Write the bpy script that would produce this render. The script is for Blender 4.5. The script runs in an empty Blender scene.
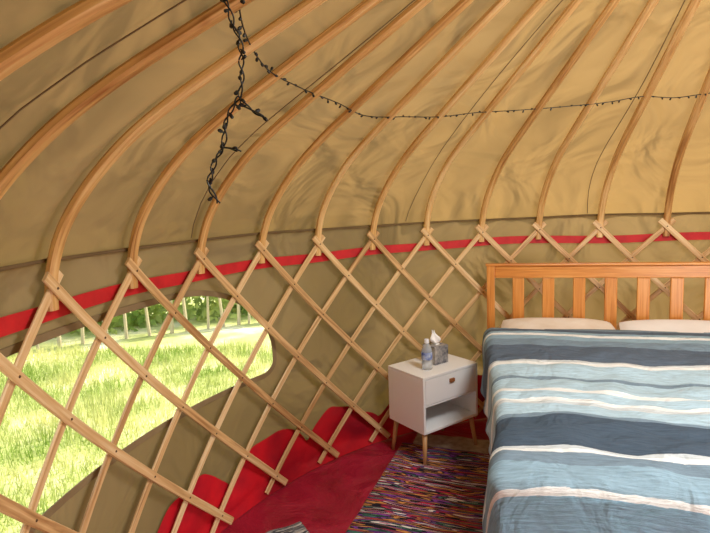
import bpy, math, random
from mathutils import Vector, Matrix, noise
random.seed(7)
# ------------------------------------------------------------------ constants
FPX,PITCH,ROLL,HC=518.28,.1185,.037,1.6351
CX,CY,R,H,PHI0,DPHI=1.3843,1.415,2.3527,1.4063,3.0492,.1829
NB=2*math.pi/DPHI
K=2.303
def P(i,r,z):
    a=PHI0-i*DPHI
    return Vector((CX+r*math.cos(a),CY+r*math.sin(a),z))
def radial(i):
    a=PHI0-i*DPHI
    return Vector((math.cos(a),math.sin(a),0))
PROF=[(0,-.07),(.004,0),(.018,.07),(.058,.17),(.118,.262),(.205,.36),(.32,.462),(.46,.558),(.62,.652),(.9,.812),(1.3,1.04),(1.93,1.40)]
def prof_r(dz):
    if dz<=PROF[0][1]: return 0
    for a,b in zip(PROF[:-1],PROF[1:]):
        if dz<=b[1]: return a[0]+(b[0]-a[0])*(dz-a[1])/(b[1]-a[1])
    return PROF[-1][0]
# ------------------------------------------------------------------ materials
def lin(c):
    return tuple(((x/255)/12.92 if x/255<=.04045 else ((x/255+.055)/1.055)**2.4) for x in c)+(1,)
def newmat(name):
    m=bpy.data.materials.new(name);m.use_nodes=True
    nt=m.node_tree;nt.nodes.clear()
    out=nt.nodes.new('ShaderNodeOutputMaterial')
    return m,nt,out
def N(nt,t,**kw):
    n=nt.nodes.new(t)
    for k,v in kw.items():
        if k in n.inputs: n.inputs[k].default_value=v
        else: setattr(n,k,v)
    return n
def ramp(nt,stops,interp='LINEAR'):
    r=nt.nodes.new('ShaderNodeValToRGB');cr=r.color_ramp;cr.interpolation=interp
    while len(cr.elements)<len(stops): cr.elements.new(.5)
    for e,(p,c) in zip(cr.elements,stops):
        e.position=p;e.color=lin(c)
    return r
def simple(name,c,rough=.5,c2=None,scale=8,bump=0,metal=0,coord='Object',mscale=(1,1,1),spec=.5):
    m,nt,out=newmat(name)
    b=N(nt,'ShaderNodeBsdfPrincipled');b.inputs['Roughness'].default_value=rough
    b.inputs['Metallic'].default_value=metal;b.inputs['Specular IOR Level'].default_value=spec
    tc=N(nt,'ShaderNodeTexCoord');mp=N(nt,'ShaderNodeMapping');mp.inputs['Scale'].default_value=mscale
    nt.links.new(tc.outputs[coord],mp.inputs[0])
    nz=N(nt,'ShaderNodeTexNoise');nz.inputs['Scale'].default_value=scale;nz.inputs['Detail'].default_value=5
    nt.links.new(mp.outputs[0],nz.inputs['Vector'])
    rp=ramp(nt,[(.3,c),(.7,c2 or c)])
    nt.links.new(nz.outputs['Fac'],rp.inputs[0]);nt.links.new(rp.outputs[0],b.inputs['Base Color'])
    if bump:
        bp=N(nt,'ShaderNodeBump');bp.inputs['Strength'].default_value=bump;bp.inputs['Distance'].default_value=.01
        nt.links.new(nz.outputs['Fac'],bp.inputs['Height']);nt.links.new(bp.outputs[0],b.inputs['Normal'])
    nt.links.new(b.outputs[0],out.inputs[0])
    return m
def canvas(name,c,c2,trans=.45,tc_=None):
    m,nt,out=newmat(name)
    tc=N(nt,'ShaderNodeTexCoord')
    nz=N(nt,'ShaderNodeTexNoise');nz.inputs['Scale'].default_value=1.1;nz.inputs['Detail'].default_value=4
    nt.links.new(tc.outputs['Object'],nz.inputs['Vector'])
    rp=ramp(nt,[(.34,c),(.66,c2)]);nt.links.new(nz.outputs['Fac'],rp.inputs[0])
    w=N(nt,'ShaderNodeTexNoise');w.inputs['Scale'].default_value=1.9;w.inputs['Detail'].default_value=2.5;w.inputs['Roughness'].default_value=.42;w.inputs['Distortion'].default_value=1.4
    nt.links.new(tc.outputs['Object'],w.inputs['Vector'])
    bp=N(nt,'ShaderNodeBump');bp.inputs['Strength'].default_value=1;bp.inputs['Distance'].default_value=.13
    nt.links.new(w.outputs['Fac'],bp.inputs['Height'])
    d=N(nt,'ShaderNodeBsdfDiffuse');t=N(nt,'ShaderNodeBsdfTranslucent')
    mx=N(nt,'ShaderNodeMixShader');mx.inputs[0].default_value=trans
    nt.links.new(rp.outputs[0],d.inputs['Color']);t.inputs['Color'].default_value=lin(tc_)
    for s in (d,t): nt.links.new(bp.outputs[0],s.inputs['Normal'])
    nt.links.new(d.outputs[0],mx.inputs[1]);nt.links.new(t.outputs[0],mx.inputs[2])
    nt.links.new(mx.outputs[0],out.inputs[0])
    return m
def wood(name,c1,c2,c3,rough=.45):
    m,nt,out=newmat(name)
    uv=N(nt,'ShaderNodeUVMap');mp=N(nt,'ShaderNodeMapping');mp.inputs['Scale'].default_value=(2.2,45,1)
    nt.links.new(uv.outputs[0],mp.inputs[0])
    n1=N(nt,'ShaderNodeTexNoise');n1.inputs['Scale'].default_value=1.5;n1.inputs['Detail'].default_value=6;n1.inputs['Distortion'].default_value=.6
    nt.links.new(mp.outputs[0],n1.inputs['Vector'])
    mp2=N(nt,'ShaderNodeMapping');mp2.inputs['Scale'].default_value=(.35,1,1)
    nt.links.new(uv.outputs[0],mp2.inputs[0])
    n2=N(nt,'ShaderNodeTexNoise');n2.inputs['Scale'].default_value=1.2;n2.inputs['Detail'].default_value=2
    nt.links.new(mp2.outputs[0],n2.inputs['Vector'])
    ad=N(nt,'ShaderNodeMath',operation='ADD');nt.links.new(n1.outputs['Fac'],ad.inputs[0]);nt.links.new(n2.outputs['Fac'],ad.inputs[1])
    hf=N(nt,'ShaderNodeMath',operation='MULTIPLY');hf.inputs[1].default_value=.5;nt.links.new(ad.outputs[0],hf.inputs[0])
    rp=ramp(nt,[(.36,c1),(.5,c2),(.64,c3)]);nt.links.new(hf.outputs[0],rp.inputs[0])
    b=N(nt,'ShaderNodeBsdfPrincipled');b.inputs['Roughness'].default_value=rough
    nt.links.new(rp.outputs[0],b.inputs['Base Color'])
    bp=N(nt,'ShaderNodeBump');bp.inputs['Strength'].default_value=.15;bp.inputs['Distance'].default_value=.003
    nt.links.new(n1.outputs['Fac'],bp.inputs['Height']);nt.links.new(bp.outputs[0],b.inputs['Normal'])
    nt.links.new(b.outputs[0],out.inputs[0])
    return m
M_WALL=canvas('wall_canvas_cloth',(160,140,104),(134,114,80),.27,(154,126,82))
M_ROOF=canvas('roof_canvas_cloth',(164,139,97),(134,110,72),.3,(174,138,84))
M_SEAM=simple('seam_thread',(112,90,56),.9,(98,78,48))
M_TRIM=simple('window_welt',(140,120,86),.9,(122,102,70))
M_POLE=wood('ash_pole',(156,104,50),(212,166,100),(238,204,144))
M_LATH=wood('lattice_lath',(160,116,68),(212,174,120),(236,210,164))
M_PINE=wood('bed_pine',(178,98,38),(214,140,64),(232,166,92),.35)
M_LEG=wood('stand_leg_oak',(176,128,78),(200,156,104),(214,176,126))
M_RED=simple('red_webbing',(206,28,36),.6,(176,16,26),12,.2)
M_DARK=simple('dark_wire',(20,24,22),.5)
M_KNOT=simple('knot_cord',(92,66,40),.8)
M_WHITE=simple('white_lacquer',(248,250,250),.35)
M_WHITE2=simple('white_sheet',(242,244,244),.8,(234,234,232),5,.1)
M_TISSUE=simple('tissue_paper',(248,248,248),.9)
M_TAB=simple('leather_tab',(150,95,55),.5)
def red_floor(name):
    m,nt,out=newmat(name)
    tc=N(nt,'ShaderNodeTexCoord')
    nz=N(nt,'ShaderNodeTexNoise');nz.inputs['Scale'].default_value=3;nz.inputs['Detail'].default_value=6;nz.inputs['Distortion'].default_value=1
    nt.links.new(tc.outputs['Object'],nz.inputs['Vector'])
    rp=ramp(nt,[(.3,(140,18,42)),(.7,(176,38,64))]);nt.links.new(nz.outputs['Fac'],rp.inputs[0])
    b=N(nt,'ShaderNodeBsdfPrincipled');b.inputs['Roughness'].default_value=.32
    bp=N(nt,'ShaderNodeBump');bp.inputs['Strength'].default_value=.9;bp.inputs['Distance'].default_value=.07
    nt.links.new(nz.outputs['Fac'],bp.inputs['Height']);nt.links.new(bp.outputs[0],b.inputs['Normal'])
    nt.links.new(rp.outputs[0],b.inputs['Base Color'])
    nt.links.new(b.outputs[0],out.inputs[0])
    return m
M_REDF=red_floor('red_groundsheet')
M_REDU=simple('red_groundsheet_skirt',(224,26,40),.42,(144,14,34),3.5,.6)
m,nt,out=newmat('clear_pvc')
t=N(nt,'ShaderNodeBsdfTransparent');t.inputs[0].default_value=(.97,.97,.95,1)
g=N(nt,'ShaderNodeBsdfGlossy');g.inputs['Roughness'].default_value=.08
mx=N(nt,'ShaderNodeMixShader');mx.inputs[0].default_value=.04
nt.links.new(t.outputs[0],mx.inputs[1]);nt.links.new(g.outputs[0],mx.inputs[2]);nt.links.new(mx.outputs[0],out.inputs[0])
M_PVC=m
m,nt,out=newmat('bottle_plastic')
b=N(nt,'ShaderNodeBsdfPrincipled');b.inputs['Transmission Weight'].default_value=.7;b.inputs['Roughness'].default_value=.08
b.inputs['Base Color'].default_value=(.88,.94,.99,1);b.inputs['IOR'].default_value=1.25
nt.links.new(b.outputs[0],out.inputs[0]);M_BOT=m
M_LABEL=simple('bottle_label',(50,84,170),.4,(200,215,235),40)
M_CAP=simple('bottle_cap',(235,240,246),.4)
M_TBOX=simple('tissue_box_print',(70,74,92),.5,(196,192,186),28)
# blanket
m,nt,out=newmat('striped_blanket_cloth')
uv=N(nt,'ShaderNodeUVMap');sp=N(nt,'ShaderNodeSeparateXYZ');nt.links.new(uv.outputs[0],sp.inputs[0])
mp=N(nt,'ShaderNodeMapping');mp.inputs['Scale'].default_value=(6,50,1);nt.links.new(uv.outputs[0],mp.inputs[0])
nz=N(nt,'ShaderNodeTexNoise');nz.inputs['Scale'].default_value=2;nz.inputs['Detail'].default_value=7;nz.inputs['Roughness'].default_value=.65;nt.links.new(mp.outputs[0],nz.inputs['Vector'])
ma=N(nt,'ShaderNodeMath',operation='MULTIPLY_ADD');nt.links.new(nz.outputs['Fac'],ma.inputs[0]);ma.inputs[1].default_value=.024
nt.links.new(sp.outputs['Y'],ma.inputs[2])
dv_=N(nt,'ShaderNodeMath',operation='MULTIPLY');dv_.inputs[1].default_value=1/3.;nt.links.new(ma.outputs[0],dv_.inputs[0])
WH=(234,240,240);LB=(176,204,218);MB_=(146,176,194);DK=(92,106,122);SL=(124,146,162);NV=(76,92,108);GR=(202,212,216);BL=(142,184,208)
st=[(0,SL),(.40,DK),(.45,MB_),(.49,WH),(.52,MB_),(.58,SL),(.66,DK),(.86,GR),(.89,WH),(.925,LB),(1.06,SL),(1.10,LB),(1.24,WH),(1.285,LB),(1.35,WH),(1.385,GR),(1.42,LB),(1.52,SL),(1.55,NV),(1.86,GR),(1.885,WH),(1.91,SL),(1.98,MB_),(2.09,WH),(2.115,BL),(2.3,LB),(2.42,WH),(2.46,NV)]
rp=ramp(nt,[(p/3.,c) for p,c in st],'CONSTANT');nt.links.new(dv_.outputs[0],rp.inputs[0])
hs=N(nt,'ShaderNodeHueSaturation');nt.links.new(rp.outputs[0],hs.inputs['Color'])
mr=N(nt,'ShaderNodeMapRange');mr.inputs['From Min'].default_value=.25;mr.inputs['From Max'].default_value=.75;mr.inputs['To Min'].default_value=.72;mr.inputs['To Max'].default_value=1.3;nt.links.new(nz.outputs['Fac'],mr.inputs['Value']);nt.links.new(mr.outputs[0],hs.inputs['Value'])
b=N(nt,'ShaderNodeBsdfPrincipled');b.inputs['Roughness'].default_value=.9;b.inputs['Specular IOR Level'].default_value=.1
nt.links.new(hs.outputs[0],b.inputs['Base Color'])
bp=N(nt,'ShaderNodeBump');bp.inputs['Strength'].default_value=.8;bp.inputs['Distance'].default_value=.012;nt.links.new(nz.outputs['Fac'],bp.inputs['Height'])
wr=N(nt,'ShaderNodeTexNoise');wr.inputs['Scale'].default_value=5;wr.inputs['Detail'].default_value=3;wr.inputs['Distortion'].default_value=1.5;nt.links.new(uv.outputs[0],wr.inputs['Vector'])
bp2=N(nt,'ShaderNodeBump');bp2.inputs['Strength'].default_value=.8;bp2.inputs['Distance'].default_value=.04;nt.links.new(wr.outputs['Fac'],bp2.inputs['Height'])
nt.links.new(bp.outputs[0],bp2.inputs['Normal']);nt.links.new(bp2.outputs[0],b.inputs['Normal'])
nt.links.new(b.outputs[0],out.inputs[0]);M_BLAN=m
# rag rug
def ragmat(name,cols,sv,sx=2.6):
    m,nt,out=newmat(name)
    uv=N(nt,'ShaderNodeUVMap');mp=N(nt,'ShaderNodeMapping');mp.inputs['Scale'].default_value=(sx,sv,1);nt.links.new(uv.outputs[0],mp.inputs[0])
    nz=N(nt,'ShaderNodeTexNoise');nz.inputs['Scale'].default_value=1;nz.inputs['Detail'].default_value=2;nz.inputs['Roughness'].default_value=.55;nt.links.new(mp.outputs[0],nz.inputs['Vector'])
    n=len(cols);rp=ramp(nt,[(.28+.44*i/n,c) for i,c in enumerate(cols)],'CONSTANT');nt.links.new(nz.outputs['Fac'],rp.inputs[0])
    b=N(nt,'ShaderNodeBsdfPrincipled');b.inputs['Roughness'].default_value=.95;b.inputs['Specular IOR Level'].default_value=.1
    nt.links.new(rp.outputs[0],b.inputs['Base Color'])
    nt.links.new(b.outputs[0],out.inputs[0]);return m
M_RUG=ragmat('rag_rug_weave',[(40,36,46),(170,50,110),(226,216,206),(38,34,42),(70,120,100),(40,36,44),(130,66,150),(42,38,46),(202,140,76),(40,38,44),(38,34,42),(190,50,76),(60,60,110),(230,225,215),(44,40,46),(150,60,120),(40,36,44)],30,1.8)
M_RUG2=ragmat('grey_mat_weave',[(90,88,92),(150,148,146),(70,70,76),(180,176,170),(110,106,108)],60,6)
M_CREAM=simple('cream_mat',(190,172,148),.95,(150,132,110),25,.4)
# ------------------------------------------------------------------ mesh builder
class MB:
    def __init__(s): s.v=[];s.f=[];s.uv=[];s.mi=[]
    def face(s,idx,uvs=None,mi=0):
        s.f.append(idx);s.uv.append(uvs or [(0,0)]*len(idx));s.mi.append(mi)
    def sweep(s,pts,norms,w,t,mi=0,ch=.25,taper=None):
        base=len(s.v);n=len(pts);u0=random.uniform(0,200);v0=random.uniform(0,50)
        c=min(w,t)*ch
        sec=[(-w/2+c,-t/2),(w/2-c,-t/2),(w/2,-t/2+c),(w/2,t/2-c),(w/2-c,t/2),(-w/2+c,t/2),(-w/2,t/2-c),(-w/2,-t/2+c)]
        per=[0]
        for i in range(8):
            a=sec[i];b=sec[(i+1)%8];per.append(per[-1]+math.hypot(a[0]-b[0],a[1]-b[1]))
        L=0;Ls=[]
        for i,p in enumerate(pts):
            if i: L+=(p-pts[i-1]).length
            Ls.append(L)
            T=(pts[min(i+1,n-1)]-pts[max(i-1,0)]).normalized()
            nn=norms[i];nn=(nn-T*nn.dot(T)).normalized();sd=T.cross(nn)
            k=1 if taper is None else taper(i/(n-1))
            for a,b in sec: s.v.append(p+sd*a*k+nn*b*k)
        for i in range(n-1):
            for j in range(8):
                j2=(j+1)%8
                s.face([base+i*8+j,base+i*8+j2,base+i*8+8+j2,base+i*8+8+j],
                    [(u0+Ls[i],v0+per[j]),(u0+Ls[i],v0+per[j+1]),(u0+Ls[i+1],v0+per[j+1]),(u0+Ls[i+1],v0+per[j])],mi)
        s.face([base+j for j in range(7,-1,-1)],[(u0,v0)]*8,mi)
        s.face([base+(n-1)*8+j for j in range(8)],[(u0,v0)]*8,mi)
    def tube(s,pts,r,mi=0,seg=6):
        base=len(s.v);n=len(pts)
        for i,p in enumerate(pts):
            T=(pts[min(i+1,n-1)]-pts[max(i-1,0)])
            if T.length<1e-9: T=Vector((0,0,1))
            T.normalize()
            a=T.cross(Vector((.123,.3,.94))).normalized();b=T.cross(a)
            rr=r(i/(n-1)) if callable(r) else r
            for j in range(seg):
                an=2*math.pi*j/seg;s.v.append(p+a*math.cos(an)*rr+b*math.sin(an)*rr)
        for i in range(n-1):
            for j in range(seg):
                j2=(j+1)%seg
                s.face([base+i*seg+j,base+i*seg+j2,base+(i+1)*seg+j2,base+(i+1)*seg+j],[(i*.1,j*.01),(i*.1,j*.01+.01),(i*.1+.1,j*.01+.01),(i*.1+.1,j*.01)],mi)
        s.face([base+j for j in range(seg-1,-1,-1)],None,mi);s.face([base+(n-1)*seg+j for j in range(seg)],None,mi)
    def box(s,o,A,B,C,a,b,c,mi=0):
        base=len(s.v);u0=random.uniform(0,100);v0=random.uniform(0,30)
        pts=[(x,y,z) for z in c for y in b for x in a]
        for x,y,z in pts: s.v.append(o+A*x+B*y+C*z)
        q=[(0,2,3,1),(4,5,7,6),(0,1,5,4),(2,6,7,3),(0,4,6,2),(1,3,7,5)]
        d=[abs(a[1]-a[0]),abs(b[1]-b[0]),abs(c[1]-c[0])];lg=d.index(max(d));ot=[i for i in range(3) if i!=lg]
        for f in q:
            s.face([base+k for k in f],[(u0+pts[k][lg],v0+pts[k][ot[0]]+pts[k][ot[1]]) for k in f],mi)
    def grid(s,fn,nu,nv,mi=0,skip=None,wrap=False,uvf=None):
        base=len(s.v);cols=nu if wrap else nu+1
        for j in range(nv+1):
            for i in range(cols): s.v.append(fn(i/nu,j/nv))
        for j in range(nv):
            for i in range(nu):
                if skip and skip((i+.5)/nu,(j+.5)/nv): continue
                i2=(i+1)%cols
                q=[(i,j),(i+1,j),(i+1,j+1),(i,j+1)]
                uvs=[(uvf(a/nu,b/nv) if uvf else (a/nu,b/nv)) for a,b in q]
                s.face([base+j*cols+i,base+j*cols+i2,base+(j+1)*cols+i2,base+(j+1)*cols+i],uvs,mi)
    def lathe(s,c,prof,seg=24,mi=0,mf=None):
        base=len(s.v)
        for r,z in prof:
            for j in range(seg):
                an=2*math.pi*j/seg;s.v.append(c+Vector((r*math.cos(an),r*math.sin(an),z)))
        for i in range(len(prof)-1):
            for j in range(seg):
                j2=(j+1)%seg
                s.face([base+i*seg+j,base+i*seg+j2,base+(i+1)*seg+j2,base+(i+1)*seg+j],[(j/seg,prof[i][1])]*4,mf(i) if mf else mi)
    def done(s,name,mats,smooth=False,bevel=0,parent=None,subsurf=0,solid=0):
        me=bpy.data.meshes.new(name);me.from_pydata([tuple(v) for v in s.v],[],s.f);
        ul=me.uv_layers.new(name='UVMap');dat=[]
        for u in s.uv:
            for x in u: dat+=[x[0],x[1]]
        ul.data.foreach_set('uv',dat)
        for m in mats: me.materials.append(m)
        me.polygons.foreach_set('material_index',s.mi)
        me.polygons.foreach_set('use_smooth',[smooth]*len(s.f))
        me.update();me.validate()
        o=bpy.data.objects.new(name,me);bpy.context.collection.objects.link(o)
        if bevel:
            b=o.modifiers.new('bevel','BEVEL');b.width=bevel;b.segments=2;b.limit_method='ANGLE'
        if solid:
            b=o.modifiers.new('solid','SOLIDIFY');b.thickness=solid;b.offset=-1
        if parent:
            o.parent=parent;o.matrix_parent_inverse=Matrix.Translation(-parent.location)
        return o
def empty(name,loc):
    e=bpy.data.objects.new(name,None);e.location=loc;e.empty_display_size=.1;bpy.context.collection.objects.link(e);return e
UP=Vector((0,0,1))
DOOR=(21.4,23.4)
def smst(a,b,x):
    t=max(0,min(1,(x-a)/(b-a)));return t*t*(3-2*t)
# ------------------------------------------------------------------ window outline in (bay index, z)
def rounded(i0,i1,z0,z1,rs,n=10):
    km=R*DPHI
    w=(i1-i0)*km;pts=[]
    cor=[(0,z0,rs[0],180),(w,z0,rs[1],270),(w,z1,rs[2],0),(0,z1,rs[3],90)]
    for k,(x,z,(ra,rb),a0) in enumerate(cor):
        cx=x+(ra if x==0 else -ra);cz=z+(rb if z==z0 else -rb)
        for q in range(n+1):
            a=math.radians(a0+90*q/n);pts.append((i0+(cx+ra*math.cos(a))/km,cz+rb*math.sin(a)))
    out=[]
    for a,b in zip(pts,pts[1:]+pts[:1]):
        L=math.hypot((b[0]-a[0])*km,b[1]-a[1]);m_=max(1,int(L/.05))
        for q in range(m_): out.append((a[0]+(b[0]-a[0])*q/m_,a[1]+(b[1]-a[1])*q/m_))
    return out
WIN=rounded(-2.2,3.20,.69,1.25,((.15,.2),(.10,.08),(.66,.44),(.3,.25)),12)
def inpoly(x,y,poly):
    c=False;n=len(poly)
    for i in range(n):
        a=poly[i];b=poly[i-1]
        if (a[1]>y)!=(b[1]>y) and x<(b[0]-a[0])*(y-a[1])/(b[1]-a[1])+a[0]: c=not c
    return c
# ------------------------------------------------------------------ wall canvas
ZT=1.50
def wall_r(i,z):
    r=R+.05-prof_r(z-H)
    return r+.006*noise.noise(Vector((i*1.1,z*2.2,3)))
mb=MB()
def wskip(u,v):
    i=u*NB-6;z=v*ZT
    if -2.4<i<3.4 and inpoly(i,z,WIN): return True
    return DOOR[0]<i<DOOR[1] and z<1.48
mb.grid(lambda u,v:P(u*NB-6,wall_r(u*NB-6,v*ZT),v*ZT),700,74,wrap=True,skip=wskip,uvf=lambda u,v:(u*14,v*1.5))
mb.done('wall_canvas',[M_WALL],True)
# roof canvas
ZR=H+1.40
def roof(u,v):
    i=u*NB
    z=1.488+(ZR-1.488)*v
    r=R+.068-prof_r(z-H)
    bulge=.022*(math.cos(2*math.pi*i))*max(0,1-v)
    fold=.006*math.sin(2*math.pi*i*2+6*noise.noise(Vector((i*.4,z*1.5,4))))*math.exp(-v*9)
    r+=bulge*.5+fold+.020*noise.noise(Vector((i*.55,z*3.0,9)))*min(1,v*6)*max(.1,(r/R))
    return P(i,r,z+(.014*noise.noise(Vector((i*.7,z*2,1))) if v>0.02 else 0))
mb=MB();mb.grid(roof,680,90,wrap=True,uvf=lambda u,v:(u*14,v*2))
mb.done('ceiling',[M_ROOF],True)
mb=MB()
pts=[P(k*.1,R+.045-prof_r(ZT-H)+.001*noise.noise(Vector((k*.13,0,0))),ZT-.006+.014*noise.noise(Vector((k*.05,2,0)))) for k in range(0,345)]
mb.sweep(pts,[radial(k*.1) for k in range(0,345)],.011,.006)
for sidx in (-7.5,-4.4,-1.35,1.85,5.65,8.78,12,15.1,18.2,21.4,24.5):
    pp=[];nn=[]
    for k in range(0,40):
        v=k/39*.93+.02;z=1.488+(ZR-1.488)*v
        ii=sidx+.05*math.sin(v*9+sidx)
        pp.append(P(ii,R+.052-prof_r(z-H)-.004,z-.004));nn.append(radial(ii))
    mb.sweep(pp,nn,.0045,.003)
mb.done('trim_1',[M_SEAM])
# window film and welt
win=empty('window_1',P(.5,R+.05,.95))
mb=MB()
def wf(u,v):
    i=-2.25+u*5.5;z=.67+v*.60
    return P(i,R+.056+.006*noise.noise(Vector((i*1.5,z*4,7))),z)
mb.grid(wf,80,12);mb.done('clear_film',[M_PVC],True,parent=win)
mb=MB()
wl=WIN+[WIN[0],WIN[1]]
pp=[P(i,R+.046,z) for i,z in wl];mb.sweep(pp,[radial(i) for i,z in wl],.028,.006)
mb.done('window_welt',[M_TRIM,M_SEAM],parent=win)
# ------------------------------------------------------------------ lattice (laths + knots in one object)
mb=MB()
def blocked(i0,i1):
    for s in (0,NB,-NB):
        if i0<DOOR[1]+s and i1>DOOR[0]+s: return True
    return False
for i in range(-8,26):
    for sg in (1,-1):
        zt,zb=H+.045,.03
        ia=i-sg*(zt-H)*K;ib=i+sg*(H-zb)*K
        if blocked(min(ia,ib),max(ia,ib)): continue
        rr=R-.007 if sg==1 else R+.007
        pts=[];nn=[];wob=random.uniform(-.04,.04)
        for k in range(25):
            t=k/24;z=zt+(zb-zt)*t;ii=ia+(ib-ia)*t+wob*math.sin(t*math.pi)
            pts.append(P(ii,rr,z));nn.append(radial(ii))
        mb.sweep(pts,nn,.038 if sg==1 else .034,.011,ch=.3)
for i in range(-16,68):
    for lv in range(0,7):
        ii=i/2
        if (i+lv)%2: continue
        z=H-lv/(2*K)
        if z<.1 or ii>26 or blocked(ii-.3,ii+.3): continue
        c=P(ii,R-.013,z);n_=radial(ii)
        mb.tube([c+n_*.01,c-n_*.001,c-n_*.003],lambda t:.0045 if t<.9 else .0025,1,8)
mb.done('lattice_wall',[M_LATH,M_KNOT])
# ------------------------------------------------------------------ poles
mb=MB()
def smooth_prof():
    out=[]
    pr=PROF
    for k in range(len(pr)-1):
        p0=pr[max(k-1,0)];p1=pr[k];p2=pr[k+1];p3=pr[min(k+2,len(pr)-1)]
        for q in range(4):
            t=q/4
            f=lambda a,b,c,d:.5*((2*b)+(-a+c)*t+(2*a-5*b+4*c-d)*t*t+(-a+3*b-3*c+d)*t**3)
            out.append((f(p0[0],p1[0],p2[0],p3[0]),f(p0[1],p1[1],p2[1],p3[1])))
    out.append(pr[-1]);return out
SP=smooth_prof()
for i in range(-8,26):
    off=random.uniform(-.09,.09)
    pts=[];nn=[]
    for k,(dr,dz) in enumerate(SP):
        ii=i+off*min(1,max(0,dz/.5))*(1-dr/2.2)
        pts.append(P(ii,R+.014-dr,H+dz))
        a=SP[max(k-1,0)];b=SP[min(k+1,len(SP)-1)]
        n2=Vector(((b[1]-a[1]),(b[0]-a[0]))).normalized()
        nn.append(radial(ii)*n2[0]+UP*n2[1])
    mb.sweep(pts,nn,.042,.028,ch=.28)
mb.done('roof_poles',[M_POLE])
mb=MB()
pts=[P(k*NB/48,.44,ZR-.01) for k in range(50)];mb.sweep(pts,[radial(k*NB/48) for k in range(50)],.08,.05)
for a in (0,.7,1.57,2.3):
    d=Vector((math.cos(a),math.sin(a),0));c=Vector((CX,CY,ZR))
    mb.sweep([c+d*x+UP*(.12*(1-(x/.44)**2)) for x in [-.44+.088*q for q in range(11)]],[UP]*11,.03,.02)
mb.done('crown_wheel',[M_POLE])
# ------------------------------------------------------------------ red band
mb=MB()
NP=400
pts=[];nn=[]
for k in range(NP+1):
    i=-8+29.3*k/NP
    pts.append(P(i,R+.030,H-.078+.018*noise.noise(Vector((i*.6,0,5)))));nn.append(radial(i))
mb.sweep(pts,nn,.055,.004)
mb.done('red_tension_band',[M_RED])
# ------------------------------------------------------------------ floor + upstand
mb=MB()
def fl(u,v):
    r=v*(R+.05);i=u*NB
    q=P(i,r,0)
    return Vector((q.x,q.y,0))
mb.grid(fl,160,40,wrap=True)
mb.done('floor',[M_REDF],True)
mb=MB()
def ups(u,v):
    i=u*NB-6
    lobe=abs(math.sin(math.pi*(i*.72+.35+.15*noise.noise(Vector((i*.8,0,1))))))**.7
    top=.16+.21*lobe*(.8+.5*noise.noise(Vector((i*.7,1,2))))+.025*noise.noise(Vector((i*3.5,0,4)))
    z=.005+top*v
    puff=.020*math.sin(v*3.14)*(.6+noise.noise(Vector((i*2.2,z*6,0))))
    return P(i,R+.038-.03*(1-min(1,v*4))-max(0,puff),z)
mb.grid(ups,700,16,wrap=True,skip=lambda u,v:DOOR[0]-.1<u*NB-6<DOOR[1]+.1)
mb.done('groundsheet_upstand',[M_REDU],True)
# ------------------------------------------------------------------ door
d=empty('door_1',P(22.4,R,0))
mb=MB()
for di in DOOR:
    c=P(di,R+.02,0);A=radial(di);B=UP.cross(A)
    mb.box(c,A,B,UP,(-.035,.035),(-.03,.03),(0,1.5))
a=P(DOOR[0],R+.02,1.47);b=P(DOOR[1],R+.02,1.47);mb.sweep([a,b],[radial(22.4)]*2,.07,.07)
mb.done('door_frame',[M_PINE],bevel=.004,parent=d)
# ------------------------------------------------------------------ bed
YAW=-.2485
BO=Vector((.935,3.655,0));U=Vector((math.cos(YAW),math.sin(YAW),0));V=Vector((math.sin(YAW),-math.cos(YAW),0))
bed=empty('double_bed',BO)
HW=1.60
mb=MB()
HH=1.176
for u in (0,HW-.055): mb.box(BO,U,V,UP,(u,u+.055),(-.0,.05),(0,HH))
mb.box(BO,U,V,UP,(.055,HW-.055),(.008,.042),(HH-.088,HH-.005))
mb.box(BO,U,V,UP,(-.008,HW+.008),(-.006,.056),(HH-.004,HH+.012))
mb.box(BO,U,V,UP,(.055,HW-.055),(.01,.04),(.45,.53))
u=.175
for k in range(7):
    mb.box(BO,U,V,UP,(u,u+.078),(.016,.034),(.53,HH-.088));u+=.198
mb.done('headboard',[M_PINE],bevel=.005,parent=bed)
mb=MB()
for u in (.02,HW-.06): mb.box(BO,U,V,UP,(u,u+.04),(.05,2.02),(.28,.42))
mb.box(BO,U,V,UP,(.02,HW-.02),(2.0,2.04),(.28,.42))
for u in (.02,HW-.09): mb.box(BO,U,V,UP,(u,u+.07),(1.97,2.04),(0,.42))
for k in range(9): mb.box(BO,U,V,UP,(.06,HW-.06),(.15+k*.21,.23+k*.21),(.38,.40))
mb.done('bed_frame',[M_PINE],bevel=.004,parent=bed)
mb=MB();mb.box(BO,U,V,UP,(.07,HW-.07),(.07,2.0),(.42,.675));mb.done('mattress',[M_WHITE2],bevel=.045,parent=bed)
TA,TB0,TB1=HW-.10,.36,2.02
A0=.06
TOPZ=.705
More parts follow.
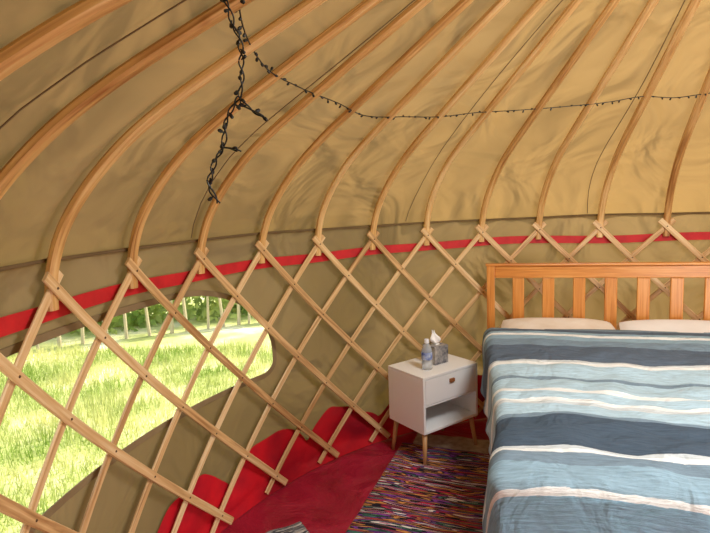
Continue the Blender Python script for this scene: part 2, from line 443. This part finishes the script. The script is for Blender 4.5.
def blan(a,b):
    da=0;sa=0
    if a<0: da=-a;sa=-1
    elif a>TA: da=a-TA;sa=1
    db=max(0,b-TB1)
    dd=math.hypot(da,db)
    rc=.05;ar=rc*math.pi/2
    if dd<ar:
        th=dd/rc;ho=rc*math.sin(th);dz=rc*(1-math.cos(th))
    else:
        ho=rc+.05*(dd-ar)+.03*noise.noise(Vector((a*3.2+b*5,b*3.2-a*5,1)))*min(1,(dd-ar)*5)
        dz=rc+(dd-ar)
    u=min(max(a,0),TA);v=min(b,TB1)
    if dd>0: u+=sa*ho*da/dd;v+=ho*db/dd
    z=TOPZ+.100*(1-smst(.30,1.15,b))*(1 if sa==0 else max(0,1-da*2))-dz
    if dd<ar:
        wr=.024*noise.noise(Vector((a*2.2,b*3.0,0)))+.022*abs(noise.noise(Vector((a*2.5+b,b*6,4))))+.014*noise.noise(Vector((a*7,b*9,8)))
        z+=wr*(1-dd/ar)*smst(.3,.9,b)
    z=max(z,.03)
    return BO+U*(A0-.01+u+(.035*smst(.7,1.5,b)*(1-smst(1.6,2,b))-.02*(1-smst(.4,.9,b))+.02*noise.noise(Vector((b*2.5,0,7))))*(1-smst(0,.25,a)))+V*v+UP*z
mb=MB()
AL,AR,BE=.30,.30,.62
def bf(s,t):
    a=-AL+(TA+AL+AR)*s;b=TB0+(TB1+BE-TB0)*t
    b0=b+(.012*math.sin(a*7) if t==0 else 0)
    return blan(a,b0)
mb.grid(bf,170,220,uvf=lambda s,t:(-AL+(TA+AL+AR)*s,TB0+(TB1+BE-TB0)*t+.02*math.sin((-AL+(TA+AL+AR)*s)*3.1)+.012*math.sin((-AL+(TA+AL+AR)*s)*7)))
o=mb.done('striped_blanket',[M_BLAN],True,solid=.006)
def pillow(name,uc,mat):
    mb=MB();hw,hv,th=.36,.18,.056
    def pf(sg):
        def f(s,t):
            x=2*s-1;y=2*t-1
            e=max(0,(1-abs(x)**3.2))**.5*max(0,(1-abs(y)**3.2))**.5
            xx=x*hw*(1-.05*y*y);yy=y*hv*(1-.07*x*x)
            zz=sg*th*e*(1+.12*noise.noise(Vector((x*2+uc,y*2,sg))))-.045*y
            return BO+U*(uc+xx)+V*(.26+yy)+UP*(.752+zz)
        return f
    mb.grid(pf(1),28,20);mb.grid(pf(-1),28,20)
    mb.done(name,[mat],True)
M_PIL=simple('pillow_cotton',(236,230,220),.9,(220,208,190),9,.2)
pillow('pillow',.45,M_PIL);pillow('pillow.001',1.19,M_WHITE2)
# ------------------------------------------------------------------ nightstand
NY=.6079
NO=Vector((.386,3.025,0));W_=Vector((math.cos(NY),math.sin(NY),0));D_=Vector((-math.sin(NY),math.cos(NY),0))
nw,nd,zl,zt=.48,.34,.2165,.58
ns=empty('nightstand',NO)
mb=MB();t=.018
bx=lambda a,b,c,mi=0:mb.box(NO,W_,D_,UP,a,b,c,mi)
bx((0,nw),(0,nd),(zt-t,zt));bx((0,nw),(0,nd),(zl,zl+t))
bx((0,t),(0,nd),(zl+t,zt-t));bx((nw-t,nw),(0,nd),(zl+t,zt-t))
bx((t,nw-t),(nd-t,nd),(zl+t,zt-t));bx((t,nw-t),(0.004,nd-t),(.385,.397))
mb.done('cabinet',[M_WHITE],bevel=.003,parent=ns)
mb=MB();mb.box(NO,W_,D_,UP,(t+.003,nw-t-.003),(.001,.018),(.400,zt-t-.003));mb.done('drawer_front',[M_WHITE],bevel=.002,parent=ns)
mb=MB();mb.box(NO,W_,D_,UP,(nw/2-.02,nw/2+.02),(-.012,.002),(.505,.528));mb.done('pull_tab',[M_TAB],bevel=.003,parent=ns)
mb=MB()
for a,b in ((.035,.035),(nw-.035,.035),(.035,nd-.035),(nw-.035,nd-.035)):
    tp=NO+W_*a+D_*b+UP*zl
    bt=NO+W_*(a+(-.025 if a<.2 else .025))+D_*(b+(-.025 if b<.15 else .02))+UP*.0
    mb.tube([tp,bt],lambda q:.017-.006*q,0,14)
mb.done('legs',[M_LEG],True,parent=ns)
c=NO+W_*.14+D_*.115+UP*(zt+.0005)
bt=empty('water_bottle',c)
mb=MB();pr=[(0,.0),(.030,0),(.034,.006),(.034,.05),(.032,.056),(.034,.062),(.034,.118),(.030,.135),(.016,.160),(.012,.168),(.012,.175)]
mb.lathe(c,pr,28);mb.done('bottle_body',[M_BOT],True,parent=bt)
mb=MB();mb.lathe(c,[(.0346,.066),(.0348,.068),(.0348,.112),(.0346,.114)],28);mb.done('label',[M_LABEL],True,parent=bt)
mb=MB();mb.lathe(c,[(.0150,.170),(.0155,.172),(.0155,.192),(.0135,.195),(0,.195)],24);mb.done('cap',[M_CAP],False,parent=bt)
c=NO+W_*.285+D_*.19+UP*(zt+.0005)
tb=empty('tissue_box',c)
mb=MB();mb.box(c,W_,D_,UP,(-.06,.06),(-.06,.06),(0,.12));mb.done('carton',[M_TBOX],bevel=.003,parent=tb)
mb=MB();mb.lathe(c+UP*.1205,[(0,.0),(.028,0),(.030,.0015)],24);mb.done('slot_film',[M_WHITE2],False,parent=tb)
mb=MB()
def tis(u,v):
    an=u*2*math.pi
    r=.010+.034*math.sin(min(1,v*1.3)*math.pi*.8)*(1+.45*math.sin(3*an+v*4)+.2*math.sin(7*an))
    r*=(1-.75*v)
    return c+Vector((r*math.cos(an)-.012*v,r*math.sin(an),.12+.085*v+.012*math.sin(5*an)*v))
mb.grid(tis,48,16,wrap=True);mb.done('tissue',[M_TISSUE],True,parent=tb)
# ------------------------------------------------------------------ rugs
def rug(name,o,A,B,wa,lb,mat,th=.012,na=60,nb=180,amp=.004,rows=90):
    mb=MB()
    def f(s,t):
        z=th+amp*abs(math.sin(t*lb*rows))+.004*noise.noise(Vector((s*6,t*9,0)))
        if s in(0,1) or t in (0,1): z=.003
        e=.012*noise.noise(Vector((t*7,s*2,1)))
        return o+A*(s*wa+e)+B*(t*lb+.015*noise.noise(Vector((s*4,t*3,2))))+UP*z
    mb.grid(f,na,nb,uvf=lambda s,t:(s*wa,t*lb))
    mb.done(name,[mat],True)
rug('rag_rug',Vector((.27,3.36,0)),Vector((.93,-.365,0)).normalized(),Vector((-.365,-.93,0)).normalized(),.78,1.75,M_RUG,th=.02,na=60,nb=420)
rug('floor_mat',Vector((-.70,2.33,0)),Vector((.88,.47,0)).normalized(),Vector((.47,-.88,0)).normalized(),.42,.8,M_RUG2)
rug('cream_mat',Vector((.40,3.52,0)),Vector((.93,-.30,0)).normalized(),Vector((-.30,-.93,0)).normalized(),.50,.34,M_CREAM,th=.008)
# ------------------------------------------------------------------ fairy lights
def cr(pts,n=8):
    out=[]
    for k in range(len(pts)-1):
        p0=pts[max(k-1,0)];p1=pts[k];p2=pts[k+1];p3=pts[min(k+2,len(pts)-1)]
        for q in range(n):
            t=q/n;out.append(.5*((2*p1)+(p2-p0)*t+(2*p0-5*p1+4*p2-p3)*t*t+(3*p1-p0-3*p2+p3)*t**3))
    out.append(pts[-1]);return out
def bulbs(mb,path,step,rad,ln):
    acc=0
    for a,b in zip(path[:-1],path[1:]):
        acc+=(b-a).length
        if acc>step:
            acc=0;dr=Vector((random.uniform(-1,1),random.uniform(-1,1),random.uniform(-1,.3))).normalized()
            mb.tube([b,b+dr*ln*.35,b+dr*ln*.4,b+dr*ln*.85,b+dr*ln],lambda t:rad*(.5 if t<.3 else (1 if t<.9 else .3)),0,6)
mb=MB()
K1=[(-3,2.13),(-1,2.11),(0.5,2.085),(1.6,2.08),(2.6,2.075),(3.4,2.06),(4.3,2.07),(5,2.085),(5.7,2.11),(6.6,2.12),(7.5,2.14),(8.3,2.155),(8.9,2.165),(9.5,2.155),(10,2.16),(11,2.17),(12,2.15),(14,2.12)]
path=cr([P(i,R+.0-prof_r(z-H)-.005,z+.006*math.sin(i*5)) for i,z in K1],10)
mb.tube(path,.0022);bulbs(mb,path,.035,.0045,.018)
SA=[(-.30,1.22,2.14),(-.262,1.2,2.09),(-.25,1.2,2.04),(-.237,1.2,2.005),(-.236,1.2,1.94),(-.244,1.2,1.886),(-.22,1.2,1.855),(-.196,1.2,1.84)]
SB=[(-.244,1.2,1.886),(-.275,1.2,1.84),(-.29,1.2,1.775),(-.31,1.2,1.745),(-.325,1.2,1.69),(-.31,1.2,1.65)]
SC=[(-.29,1.2,1.775),(-.27,1.2,1.772),(-.253,1.2,1.765)]
for S in (SA,SB,SC):
    path=cr([Vector(q) for q in S],16)
    L=0
    for ph in (0,math.pi):
        tw=[];L=0
        for k,p in enumerate(path):
            if k: L+=(p-path[k-1]).length
            j=noise.noise(Vector((L*22,ph,1)))*.006
            tw.append(p+Vector((math.cos(L*95+ph)*.0042+j,math.sin(L*95+ph)*.0042,0)))
        mb.tube(tw,.0019)
    bulbs(mb,path,.02,.0042,.017)
mb.done('fairy_lights',[M_DARK])
# ------------------------------------------------------------------ outside
m,nt,out=newmat('meadow')
tc=N(nt,'ShaderNodeTexCoord');nz=N(nt,'ShaderNodeTexNoise');nz.inputs['Scale'].default_value=1.6;nz.inputs['Detail'].default_value=8;nt.links.new(tc.outputs['Object'],nz.inputs['Vector'])
rp=ramp(nt,[(.3,(166,174,100)),(.5,(202,204,134)),(.62,(226,220,172)),(.72,(240,234,206))]);nt.links.new(nz.outputs['Fac'],rp.inputs[0])
b=N(nt,'ShaderNodeBsdfDiffuse');nt.links.new(rp.outputs[0],b.inputs[0]);nt.links.new(b.outputs[0],out.inputs[0]);M_GR=m
mb=MB();mb.grid(lambda u,v:Vector((-25+50*u,-20+50*v,-.03)),40,40);mb.done('ground',[M_GR])
def translu(name,c1,c2,sc):
    m,nt,out=newmat(name)
    tc=N(nt,'ShaderNodeTexCoord');nz=N(nt,'ShaderNodeTexNoise');nz.inputs['Scale'].default_value=sc;nz.inputs['Detail'].default_value=4;nt.links.new(tc.outputs['Object'],nz.inputs['Vector'])
    rp=ramp(nt,[(.35,c1),(.65,c2)]);nt.links.new(nz.outputs['Fac'],rp.inputs[0])
    d=N(nt,'ShaderNodeBsdfDiffuse');t=N(nt,'ShaderNodeBsdfTranslucent');mx=N(nt,'ShaderNodeMixShader');mx.inputs[0].default_value=.5
    nt.links.new(rp.outputs[0],d.inputs[0]);nt.links.new(rp.outputs[0],t.inputs[0])
    nt.links.new(d.outputs[0],mx.inputs[1]);nt.links.new(t.outputs[0],mx.inputs[2]);nt.links.new(mx.outputs[0],out.inputs[0]);return m
M_BL=translu('grass_blade',(140,166,74),(226,222,158),1.6)
mb=MB()
for k in range(52000):
    x=random.uniform(-5,.8);y=random.uniform(.5,6.2)
    if math.hypot(x-CX,y-CY)<R+.15: continue
    tuft=noise.noise(Vector((x*1.6,y*1.6,0)))
    h=random.uniform(.02,.09)*(1+1.8*max(0,tuft));a=random.uniform(0,6.28);w=.004
    dx,dy=math.cos(a)*w,math.sin(a)*w;lx,ly=random.uniform(-.04,.04),random.uniform(-.04,.04)
    b0=len(mb.v);mb.v+=[Vector((x-dx,y-dy,-.03)),Vector((x+dx,y+dy,-.03)),Vector((x+lx,y+ly,h))];mb.face([b0,b0+1,b0+2])
mb.done('meadow_grass',[M_BL])
FD=Vector((.92,.39,0)).normalized();FN=Vector((-.39,.92,0)).normalized();FO=Vector((-2.8,6.9,-.03))
mb=MB();s=-4.5
while s<6:
    rr_=random.uniform(.016,.032);hh=1.1+random.uniform(-.25,.2);lean=random.uniform(-.10,.10)
    b0=FO+FD*s
    mb.tube([b0,b0+UP*hh*.5+FD*lean*.4,b0+UP*hh+FD*lean],lambda t,r=rr_:r*(1-.35*t),0,7);s+=random.uniform(.13,.30)
mb.tube([FO+FD*q+UP*(.9+.03*math.sin(q*3))-FN*.03 for q in [-4.5+.5*k for k in range(22)]],.010,0,6)
M_FE=wood('stake_wood',(150,134,104),(200,184,150),(226,214,184));mb.done('rustic_stake_fence',[M_FE])
mb=MB()
for k in range(20000):
    s=random.uniform(-5,7);hh=random.random()**1.3
    z=2.6*hh;dep=.4+.8*math.sqrt(random.random())+.35*noise.noise(Vector((s*1.5,z*1.5,0)))
    c=FO+FD*s+FN*dep+UP*z
    a=Vector((random.uniform(-1,1),random.uniform(-1,1),random.uniform(-1,1))).normalized();b=a.orthogonal().normalized();q=random.uniform(.05,.10)
    b0=len(mb.v);mb.v+=[c-a*q,c+b*q*.5,c+a*q,c-b*q*.5];mb.face([b0,b0+1,b0+2,b0+3])
M_LEAF=translu('hedge_leaf',(140,168,84),(204,214,128),1.5);mb.done('leafy_hedge',[M_LEAF])
# ------------------------------------------------------------------ light
w=bpy.data.worlds.new('sky');bpy.context.scene.world=w;w.use_nodes=True;nt=w.node_tree
bg=nt.nodes['Background'];bg.inputs['Strength'].default_value=1.9
tc=N(nt,'ShaderNodeTexCoord');sp=N(nt,'ShaderNodeSeparateXYZ');nt.links.new(tc.outputs['Generated'],sp.inputs[0])
rp=ramp(nt,[(0,(228,228,222)),(.5,(190,205,228))]);nt.links.new(sp.outputs['Z'],rp.inputs[0]);nt.links.new(rp.outputs[0],bg.inputs[0])
sl=bpy.data.lights.new('sun','SUN');sl.energy=10;sl.angle=.03;sl.color=(1,.93,.8)
so=bpy.data.objects.new('sun',sl);bpy.context.collection.objects.link(so)
so.rotation_euler=Vector((-.66,-.42,-.60)).to_track_quat('-Z','Y').to_euler()
def area(name,loc,dirv,sx,sy,e,col):
    l=bpy.data.lights.new(name,'AREA');l.shape='RECTANGLE';l.size=sx;l.size_y=sy;l.energy=e;l.color=col
    o=bpy.data.objects.new(name,l);bpy.context.collection.objects.link(o);o.location=loc
    o.rotation_euler=Vector(dirv).to_track_quat('-Z','Y').to_euler()
area('crown_daylight',(CX,CY,ZR-.12),(0,0,-1),.7,.7,54,(1,.99,.98))
area('door_daylight',P(22.4,R+.1,.8),-radial(22.4),.8,1.35,56,(1,.98,.96))
# ------------------------------------------------------------------ camera
cam=bpy.data.cameras.new('camera');co=bpy.data.objects.new('camera',cam);bpy.context.collection.objects.link(co)
cam.sensor_width=36;cam.lens=FPX*36/710;cam.clip_start=.05
c_,s_=math.cos(PITCH),math.sin(PITCH)
Mx=Matrix((Vector((1,0,0)),Vector((0,s_,c_)),Vector((0,-c_,s_)))).transposed()@Matrix.Rotation(-ROLL,3,'Z')
co.matrix_world=Matrix.Translation((0,0,HC))@Mx.to_4x4()
bpy.context.scene.camera=co
bpy.context.scene.view_settings.view_transform='Standard'
